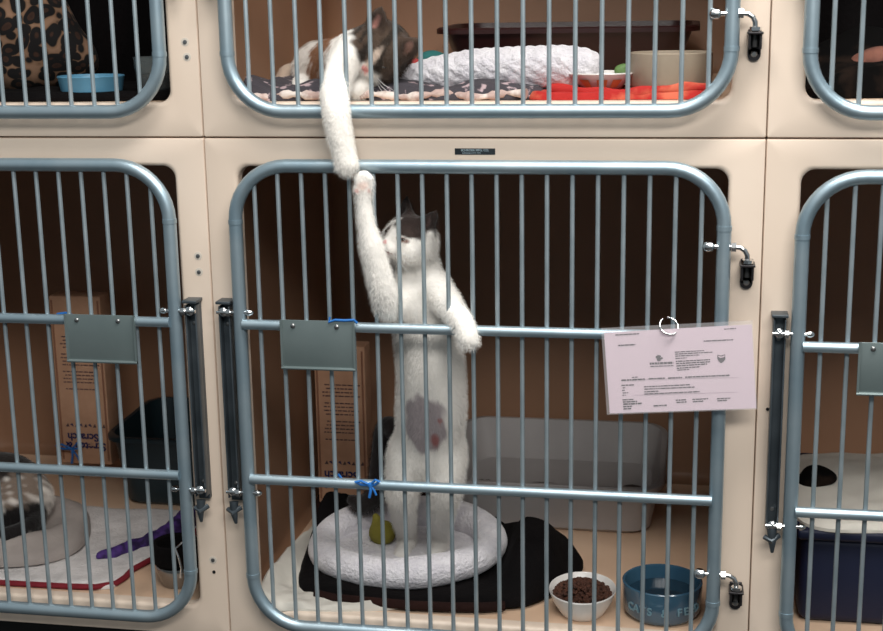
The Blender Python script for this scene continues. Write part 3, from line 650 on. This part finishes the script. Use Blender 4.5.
for a in (-.9, -.5, .1, .5):
    m = MB(); 
    for da in (0, .16): m.add(*[([(kc[0] + rr_ * math.sin(a + da2), kc[1] - 1.16 * rr_ * math.cos(a + da2), ZF + zz) for da2, rr_, zz in ((da, .0442, .012), (da + .15, .0442, .012), (da + .14, .0482, .017), (da + .02, .0482, .017))]), [(0, 1, 2, 3)]])
    m.build('painted_motif', mat('orange_glaze', (170, 104, 70), .3), r)
V, Fk = [], []; mk = MB(); rk = random.Random(8)
for i in range(560):
    a = rk.random() * 6.283; q = math.sqrt(rk.random()) * .055; x, y = kc[0] + q * math.cos(a), kc[1] + q * 1.15 * math.sin(a); zz = ZF + .036 + .022 * (1 - (q / .055) ** 1.6) + rk.random() * .004
    bm = bmesh.new(); bmesh.ops.create_icosphere(bm, subdivisions=1, radius=.0042 + rk.random() * .0012); bm.transform(Matrix.Translation((x, y, zz)) @ Matrix.Rotation(rk.random() * 3, 4, (rk.random(), 1, rk.random())) @ Matrix.Diagonal((1, .8, .6, 1)))
    mk.add([v.co.copy() for v in bm.verts], [[v.index for v in f.verts] for f in bm.faces]); bm.free()
mk.lathe([(.046, -.004), (.054, .004), (.044, .012), (.02, .020), (.002, .024)], (kc[0], kc[1], ZF + .027), 30, sy=1.15)
o = mk.build('kibble', KIB, smooth=True); T(o, kc[0], kc[1], ZF + .03, 'heap of brown dry kibble filling the white food bowl', 'cat food', kind='stuff')

# ---------------------------------------------------------------- upper middle cage bedding and dishes
o = rug('blanket', [(.055, .05), (.05, .2), (.08, .5), (.30, .56), (.50, .45), (.60, .25), (.615, .10), (.58, .045), (.45, .036), (.3, .04), (.15, .036), (.09, .036)], ZU, .012, CHARC, .012, 38, 7, height=lambda x, y: .010 * math.exp(-((y - .09) / .05) ** 2) * (1 + math.sin(x * 40)) + .012 * math.exp(-((x - .07) / .04) ** 2))
T(o, .3, .06, ZU, 'charcoal fleece blanket with pale print lying under the tabby cat', 'blanket')
hp_ = [Vector((x, .038 + .006 * math.sin(x * 60), ZU + .0085 + .003 * math.sin(x * 47))) for x in [.085 + .0085 * i for i in range(60)]]
MB().tube(hp_, [.0068 + .0022 * math.sin(i * 1.1) + .0014 * math.sin(i * 2.7) for i in range(60)], 10).build('ruffled_edge', HEM, o)['label'] = 'pale pink ruffled underside edge'
b = Blob(.0045, .02); y = .125
b.chain([(U(398, 82, y), .016), (U(415, 77, y), .024), (U(440, 73, y), .031), (U(480, 69, y), .036), (U(520, 68, y), .0375), (U(560, 67, y), .038), (U(583, 68, y), .035)])
V, Fc = b.build(); V += .0010 * np.sin(V[:, [1, 2, 0]] * 310 + V[:, [2, 0, 1]] * 170) + .0012 * np.sin(V[:, [2, 0, 1]] * 140 + 2); o = pydata('bolster_pillow', V, Fc, FLEECE); c = U(490, 80, y)
zmin = o.data.vertices and min(v.co.z for v in o.data.vertices); T(o, c[0], c[1], zmin, 'long white fleece bolster pillow lying right of the tabby cat', 'pillow')
c = (U(671, 60, .10)[0] , .115, ZU); r = bowl('crock', c, .073, .068, .006, TAUPE, 'straight sided taupe stoneware bowl at the right of the upper cage', 1.0)
o = rug('cloth', [(.60, .036), (.60, .16), (.70, .20), (.80, .19), (.90, .15), (.915, .06), (.87, .036), (.75, .034)], ZU, .006, RED, .008, 40, 3, height=lambda x, y: .004); T(o, .75, .05, ZU, 'red and orange fleece cloth spread under the taupe bowl', 'cloth')
for ob in [x for x in bpy.data.objects if x.name.startswith('crock')]: ob.location.z += .010
m = MB(); fold = [Vector((x, .046 + .004 * math.sin(x * 30), ZU + .015 + .005 * math.sin(x * 22 + 1))) for x in [.63 + .01 * i for i in range(28)]]
m.tube(fold, [.009 + .002 * math.sin(i * .9) for i in range(28)], 10, sy=.8).build('rolled_edge', RED, o)
c = U(602, 84, .12); sx = c[0]; sc = (sx, .11, ZU + .014); r = empty('saucer', sc); tag(r, 'shallow white dish with orange side between bolster and taupe bowl', 'dish')
MB().lathe([(.030, 0), (.034, .001), (.050, .018), (.060, .026), (.0615, .028), (.060, .030), (.057, .028), (.046, .020), (.032, .006), (.003, .005)], sc, 48).build('dish', WHITEC, r)
mo = MB()
for a0 in (-.75, -.1, .45):
    for j in range(3):
        aa = [a0 + .12 * j, a0 + .12 * (j + 1)]; mo.add([(sc[0] + R_ * math.sin(a), sc[1] - R_ * math.cos(a), sc[2] + zz) for R_, zz in ((.0385, .004), (.0535, .0185)) for a in aa], [(0, 1, 3, 2)])
mo.build('painted_band', mat('orange_paint', (206, 124, 78), .4), r)
V, Fc = Blob(.003, .008).chain([((sx + .028, .15, sc[2] + .030), .009), ((sx + .036, .15, sc[2] + .034), .008), ((sx + .048, .15, sc[2] + .034), .007)]).ell((sx + .04, .15, sc[2] + .026), (.014, .01, .008)).build()
o = pydata('toy_mouse', V, Fc, GREEN); T(o, sx + .038, .15, sc[2] + .02, 'small green toy sticking up behind the white dish', 'toy')
c = U(432, 62, .20); V, Fc = Blob(.004, .012).ell(c, (.030, .03, .022)).ell(c + np.array([.028, 0, -.01]), (.022, .03, .02)).ell(c + np.array([.0, .01, -.035]), (.035, .04, .03)).build(); o = pydata('plush_toy', V, Fc, TEAL); T(o, c[0], c[1], ZU + .02, 'teal plush toy tucked between the tabby cat and bolster', 'toy')
c = U(414, 64, .17); V, Fc = Blob(.004, .012).ell(c + np.array([0, 0, -.014]), (.02, .024, .026)).build(); o = pydata('toy_ball', V, Fc, mat('dusky_red_felt', (150, 52, 50), .9)); T(o, c[0], c[1], ZU + .02, 'dusky red felt toy beneath the right ear of the tabby cat', 'toy')

# ---------------------------------------------------------------- dark bedding and added black sheets in the outer upper cages
def hung(name, x0, x1, y, z0, z1, m, label, sd=0):  # wavy sheet, added to make the outer upper cage interiors dark
    v = []; f = []; nx, nz = 60, 24
    for s in (0, 1):
        for i in range(nx + 1):
            for j in range(nz + 1):
                x = x0 + (x1 - x0) * i / nx; z = z0 + (z1 - z0) * j / nz; w = (.016 + .01 * (1 - j / nz)) * math.sin(x * 34 + sd + .6 * math.sin(z * 6)); v.append((x, y + w + .006 * s, z))
    k = (nx + 1) * (nz + 1)
    for i in range(nx):
        for j in range(nz):
            a = i * (nz + 1) + j; q = (a, a + nz + 1, a + nz + 2, a + 1); f.append(q); f.append(tuple(p + k for p in q[::-1]))
    for i in range(nx): a = i * (nz + 1); f.append((a, a + k, a + k + nz + 1, a + nz + 1)); a += nz; f.append((a, a + nz + 1, a + k + nz + 1, a + k))
    for j in range(nz): f.append((j, j + 1, j + 1 + k, j + k)); a = nx * (nz + 1) + j; f.append((a, a + k, a + k + 1, a + 1))
    o = MB().add(v, f).build(name, m); return T(o, (x0 + x1) / 2, y, z0, label, 'blanket')
hung('blanket', -.94, -.035, .46, ZU + .004, .93, BLACKF, 'black sheet added to darken the cage behind the leopard print plush')
hung('blanket', 1.035, 1.94, .42, ZU + .004, .93, BLACKF, 'black sheet added to darken the back of the far right upper cage', 2)
o = rug('blanket', [(-.93, .05), (-.93, .40), (-.6, .42), (-.3, .41), (-.06, .40), (-.05, .2), (-.06, .10), (-.2, .05), (-.5, .045)], ZU, .010, BLACKF, .010, 24, 9); T(o, -.5, .05, ZU, 'black fleece blanket spread under the light blue dish', 'blanket')
V, Fc = Blob(.006, .05).ell((-.52, .25, ZU + .13), (.17, .11, .125)).ell((-.62, .24, ZU + .20), (.14, .10, .12)).ell((-.42, .27, ZU + .075), (.10, .09, .065)).ell((-.70, .25, ZU + .1), (.15, .12, .1)).build()
V += .006 * np.sin(V[:, [1, 2, 0]] * 42 + V[:, [2, 0, 1]] * 25); V[:, 2] = np.maximum(V[:, 2], ZU + .012)
o = pydata('plush_cushion', V, Fc, LEOP); T(o, -.55, .25, ZU + .012, 'leopard print plush cushion slumped in the upper left cage', 'cushion')
c = (-.262, .115, ZU + .013); r = empty('dish', c); tag(r, 'shallow light blue dish on black blanket', 'dish')
MB().lathe([(.054, 0), (.058, .002), (.0625, .026), (.064, .029), (.0625, .031), (.060, .028), (.055, .008), (.003, .006)], c, 48).build('bowl_body', LBLUE, r)
c = (-.142, .14, ZU + .013); r = empty('cup', c); tag(r, 'smoky clear plastic cup of brown food beside the light blue dish', 'cup')
MB().lathe([(.032, 0), (.034, .002), (.040, .062), (.0405, .064), (.0385, .064), (.0325, .004), (.002, .004)], c, 40).build('cup_wall', CLEARG, r)
MB().lathe([(.0305, .005), (.0345, .026), (.030, .031), (.01, .033), (.002, .033)], c, 32).build('kibble', KIB, r)['kind'] = 'stuff'
o = rug('blanket', [(1.06, .08), (1.05, .38), (1.4, .40), (1.9, .39), (1.93, .2), (1.9, .09), (1.5, .06), (1.2, .06)], ZU, .03, MOTTLE, .02, 20, 6, height=lambda x, y: .05 * math.exp(-((y - .26) / .08) ** 2) + .02 * math.sin(x * 17)); T(o, 1.4, .06, ZU, 'mottled dark fleece blanket heaped in the far right upper cage', 'blanket')
V, Fc = Blob(.004, .02).chain([((1.165, .16, .115), .020), ((1.20, .16, .122), .024), ((1.25, .17, .12), .023), ((1.30, .18, .118), .018)]).ell((1.19, .155, .115), (.02, .02, .018)).build()
o = pydata('plush_toy', V, Fc, PEACH); T(o, 1.2, .16, .10, 'pinkish brown plush toy on mottled dark blanket', 'toy')

# ---------------------------------------------------------------- lower left cage
o = rug('towel', [(-.92, .045), (-.92, .50), (-.70, .49), (-.48, .47), (-.30, .475), (-.215, .44), (-.20, .34), (-.235, .22), (-.262, .14), (-.262, .075), (-.30, .045), (-.5, .040)], ZF, .010, TOWEL, .006, 26, 3)
T(o, -.5, .05, ZF, 'white terry towel with a dark red hem', 'towel')
hemp = [Vector(p) for p in [(-.92, .046, ZF + .006), (-.7, .042, ZF + .006), (-.5, .037, ZF + .006), (-.36, .040, ZF + .006), (-.30, .045, ZF + .006), (-.266, .068, ZF + .006), (-.259, .10, ZF + .006), (-.26, .14, ZF + .006), (-.233, .22, ZF + .006), (-.199, .33, ZF + .006), (-.207, .42, ZF + .006)]]
P2 = []
for i in range(len(hemp) - 1):
    for t in (0, .33, .66): P2.append(hemp[i].lerp(hemp[i + 1], t))
MB().tube(P2, .0062, 8).build('hem', REDHEM, o)['label'] = 'dark red stitched hem'
o = rug('blanket', [(-.92, .10), (-.92, .44), (-.62, .46), (-.50, .42), (-.425, .30), (-.405, .20), (-.43, .13), (-.52, .085), (-.7, .07)], ZF + .018, .014, GREYBL, .008, 20, 8,
        height=lambda x, y: .026 * math.exp(-((math.hypot((x + .68) / .23, (y - .26) / .15) - 1) / .22) ** 2)); T(o, -.6, .1, ZF + .018, 'grey fleece blanket curled around the dark and white cat', 'blanket')
root = empty('cat', (-.68, .27, ZF + .035)); tag(root, 'dark and white cat curled up at the left edge on grey fleece', 'cat')
b = Blob(.0045, .02); b.chain([((-.60, .30, ZF + .10), .055), ((-.655, .32, ZF + .12), .068), ((-.72, .31, ZF + .12), .070), ((-.78, .28, ZF + .12), .062), ((-.81, .22, ZF + .13), .048)])
s = .05; R3 = frame((.1, -.95, -.2), (0, .1, 1)); P = head(b, (-.80, .17, ZF + .155), R3, s)
b.ell((-.605, .25, ZF + .085), (.045, .06, .055)); b.ell((-.66, .23, ZF + .09), (.05, .045, .05)); b.chain([((-.75, .22, ZF + .07), .026), ((-.72, .17, ZF + .05), .018), ((-.69, .16, ZF + .048), .017)])
b.chain([((-.57, .27, ZF + .07), .022), ((-.555, .21, ZF + .062), .021), ((-.59, .16, ZF + .058), .021), ((-.64, .15, ZF + .056), .018)], k=.01)
ops = [((-.68, .36, ZF + .19), (.2, .14, .08), None, (36, 30, 28), .3), ((-.58, .22, ZF + .07), (.055, .09, .045), None, (22, 18, 18), .2), ((-.60, .30, ZF + .125), (.05, .1, .035), None, (124, 108, 96), .4), (P(0, -.2, .5), np.array([1.2, 1.1, .8]) * s, R3, (36, 30, 28), .3), (P(0, 1.14, -.17), np.array([.12, .12, .1]) * s, R3, (210, 140, 136), .3)]
body('body', b, (228, 220, 212), ops, root, 26000, .010); eyes(root, P, R3, s, .7); root.location.x += .038; root.location.y -= .015
# purple cloth strip
pp = [Z(100, 556, ZF + .02), Z(118, 551, ZF + .02), Z(138, 544, ZF + .02), Z(158, 537, ZF + .022), Z(175, 528, ZF + .024), Z(190, 518, ZF + .026)]
V, Fc = Blob(.003, .012).chain([(pp[0], .008), (pp[1], .0125), (pp[2], .0135), (pp[3], .015), (pp[4], .022), (pp[5], .026)]).build(); V += .002 * np.sin(V[:, [1, 2, 0]] * 180)
o = pydata('cloth', V, Fc, PURPLE); T(o, *map(float, pp[0][:2]), float(V[:, 2].min()), 'rolled purple printed cloth lying on the white towel', 'cloth')
o.location.z -= max(0, float(V[:, 2].min()) - (ZF + .014))
c = (-.142, .105, ZF); bowl('food_bowl', c, .046, .044, .002, STEELB, 'small stainless steel bowl under the black cup in the left cage', .86)
c = (-.146, .105, ZF + .0445); r = empty('cup', c); tag(r, 'black rubbery cup with a chrome clip resting on the steel bowl', 'cup')
MB().lathe([(.040, 0), (.046, .004), (.048, .030), (.046, .046), (.042, .048), (.038, .044), (.036, .010), (.002, .008)], c, 40).build('cup_wall', BLACKF, r)
MB().tube([(c[0] + .026, c[1] - .048, c[2] - .012), (c[0] + .030, c[1] - .050, c[2] + .01), (c[0] + .026, c[1] - .049, c[2] + .030), (c[0] + .018, c[1] - .047, c[2] + .05), (c[0] + .03, c[1] - .035, c[2] + .06)], .0028, 8).build('clip', BRIGHT, r)

# ---------------------------------------------------------------- lower right cage
nb = empty('storage_bin', (1.36, .35, ZF)); tag(nb, 'large dark navy plastic bin in the far right lower cage', 'bin')
MB().box(1.095, 1.62, .10, .55, ZF, ZF + .175, .02).build('tub', NAVY, nb); MB().box(1.088, 1.627, .093, .557, ZF + .168, ZF + .188, .006).build('rim', NAVY, nb)
o = rug('towel', [(1.10, .12), (1.09, .45), (1.3, .53), (1.55, .5), (1.6, .3), (1.55, .12), (1.3, .105)], ZF + .188, .010, SHEETM, .012, 22, 3, height=lambda x, y: .018 * math.exp(-((y - .38) / .1) ** 2)); T(o, 1.3, .12, ZF + .188, 'off-white towel bunched on top of the navy bin', 'towel')
c = np.array([1.135, .30, ZF + .228]); V, Fc = Blob(.004, .014).ell(c, (.026, .03, .017)).ell(c + np.array([.022, 0, -.006]), (.02, .026, .013)).ell(c + np.array([-.01, 0, -.016]), (.03, .03, .014)).build(); o = pydata('plush_toy', V, Fc, MOTTLE); T(o, c[0], c[1], c[2] - .02, 'small dark furry toy lying on the off-white towel', 'toy')

# ---------------------------------------------------------------- pink kennel card on its ring
yc = -.062
def K(x, y, dy=0.): return Vector(U(600 + x / 5.52, 315 + y / 5.514, yc - dy))   # point of the card face
card = empty('kennel_card', K(385, 100)); tag(card, 'pink printed kennel card in a clear sleeve on the lower middle door', 'card')
def slab(name, c4, th, m, parent, dy=0.):
    f = [K(*p, dy) for p in c4]; bk = [q + Vector((0, th, 0)) for q in f]; return MB().add(f + bk, [(0, 1, 2, 3), (7, 6, 5, 4), (0, 4, 5, 1), (1, 5, 6, 2), (2, 6, 7, 3), (3, 7, 4, 0)]).build(name, m, parent, smooth=False)
paper = slab('paper', [(22, 98), (838, 52), (862, 514), (54, 543)], .0008, PINKP, card)
slab('sleeve', [(6, 72), (842, 30), (868, 520), (38, 550)], .0003, PLASTIC, card, .0012)
rnd = random.Random(11)
def words(x0, y0, x1, y1, h=5, gap=3, wmin=8, wmax=30, dark=INK):
    L = math.hypot(x1 - x0, y1 - y0); d = 0; m = MB(); h *= 1.25
    while d < L:
        w = min(rnd.uniform(wmin, wmax), L - d); a, b_ = d / L, (d + w) / L
        pa = (x0 + (x1 - x0) * a, y0 + (y1 - y0) * a); pb = (x0 + (x1 - x0) * b_, y0 + (y1 - y0) * b_)
        m.add([K(pa[0], pa[1] - h / 2, .0006), K(pb[0], pb[1] - h / 2, .0006), K(pb[0], pb[1] + h / 2, .0006), K(pa[0], pa[1] + h / 2, .0006)], [(0, 1, 2, 3)]); d += w + gap
    m.build('printing', dark, paper, smooth=False)
FAINT = mat('faint_ink', (150, 128, 142), .7)
for a in [(85, 110, 215, 103, 5), (100, 168, 195, 163, 6), (685, 78, 752, 74, 4), (572, 144, 735, 136, 5),
          (275, 268, 405, 263, 9), (278, 284, 405, 279, 4), (412, 205, 575, 196, 4), (415, 216, 625, 204, 4), (415, 227, 550, 220, 4), (416, 240, 478, 236, 4), (418, 256, 608, 246, 5), (420, 268, 608, 258, 5), (422, 281, 590, 270, 5), (424, 294, 552, 285, 5), (426, 304, 492, 300, 4),
          (118, 360, 248, 354, 7), (176, 344, 208, 342, 4), (268, 352, 358, 348, 6), (375, 348, 452, 344, 6), (470, 343, 715, 332, 6), (118, 388, 188, 385, 5), (243, 396, 495, 384, 5), (245, 409, 525, 397, 5), (245, 424, 322, 420, 5), (245, 436, 550, 422, 5),
          (125, 402, 140, 401, 4), (122, 416, 136, 415, 4), (125, 430, 156, 428, 4), (124, 443, 142, 442, 4), (124, 468, 188, 465, 5), (126, 480, 205, 476, 6), (128, 492, 232, 487, 7), (128, 506, 176, 503, 6), (130, 518, 172, 516, 6), (295, 501, 372, 497, 6), (418, 470, 475, 467, 5), (422, 482, 478, 479, 5), (510, 466, 596, 461, 5), (512, 478, 570, 475, 5), (645, 462, 722, 458, 5), (648, 473, 700, 470, 5)]: words(*a)
words(180, 442, 755, 426, 1.2, 0, 600, 700, FAINT); words(180, 356, 765, 345, 1.2, 0, 600, 700, FAINT)
m = MB()
for (x, y, r_) in ((325, 243, 12), (313, 232, 6), (321, 226, 6), (331, 228, 6), (341, 238, 6)): m.add([K(x + r_ * math.cos(t), y + r_ * math.sin(t), .0006) for t in [2 * math.pi * i / 14 for i in range(14)]], [tuple(range(14))])
m.build('paw_emblem', INK, paper, smooth=False)
MB().add([K(x, y, .0006) for x, y in ((648, 218), (668, 224), (690, 216), (692, 244), (680, 258), (669, 265), (656, 256), (648, 242))], [tuple(range(8))]).build('shield_emblem', INK, paper, smooth=False)
MB().add([K(x, y, .0009) for x, y in ((652, 224), (669, 230), (688, 222), (687, 230), (668, 237), (654, 232))], [tuple(range(6))]).build('shield_highlight', PINKP, paper, smooth=False)
rc = Vector(U(669, 326, -.057)); nrm = Vector((.30, -.66, .60)).normalized(); u = nrm.cross(Vector((0, 0, 1))).normalized(); w = u.cross(nrm); pts = []
for i in range(34):
    a = math.radians(118 + 330 * i / 33); pts.append(rc + (u * -math.cos(a) + w * math.sin(a)) * .0165)
MB().tube(pts, .0017, 10).build('ring', BRIGHT, card)['label'] = 'open chrome binder ring'
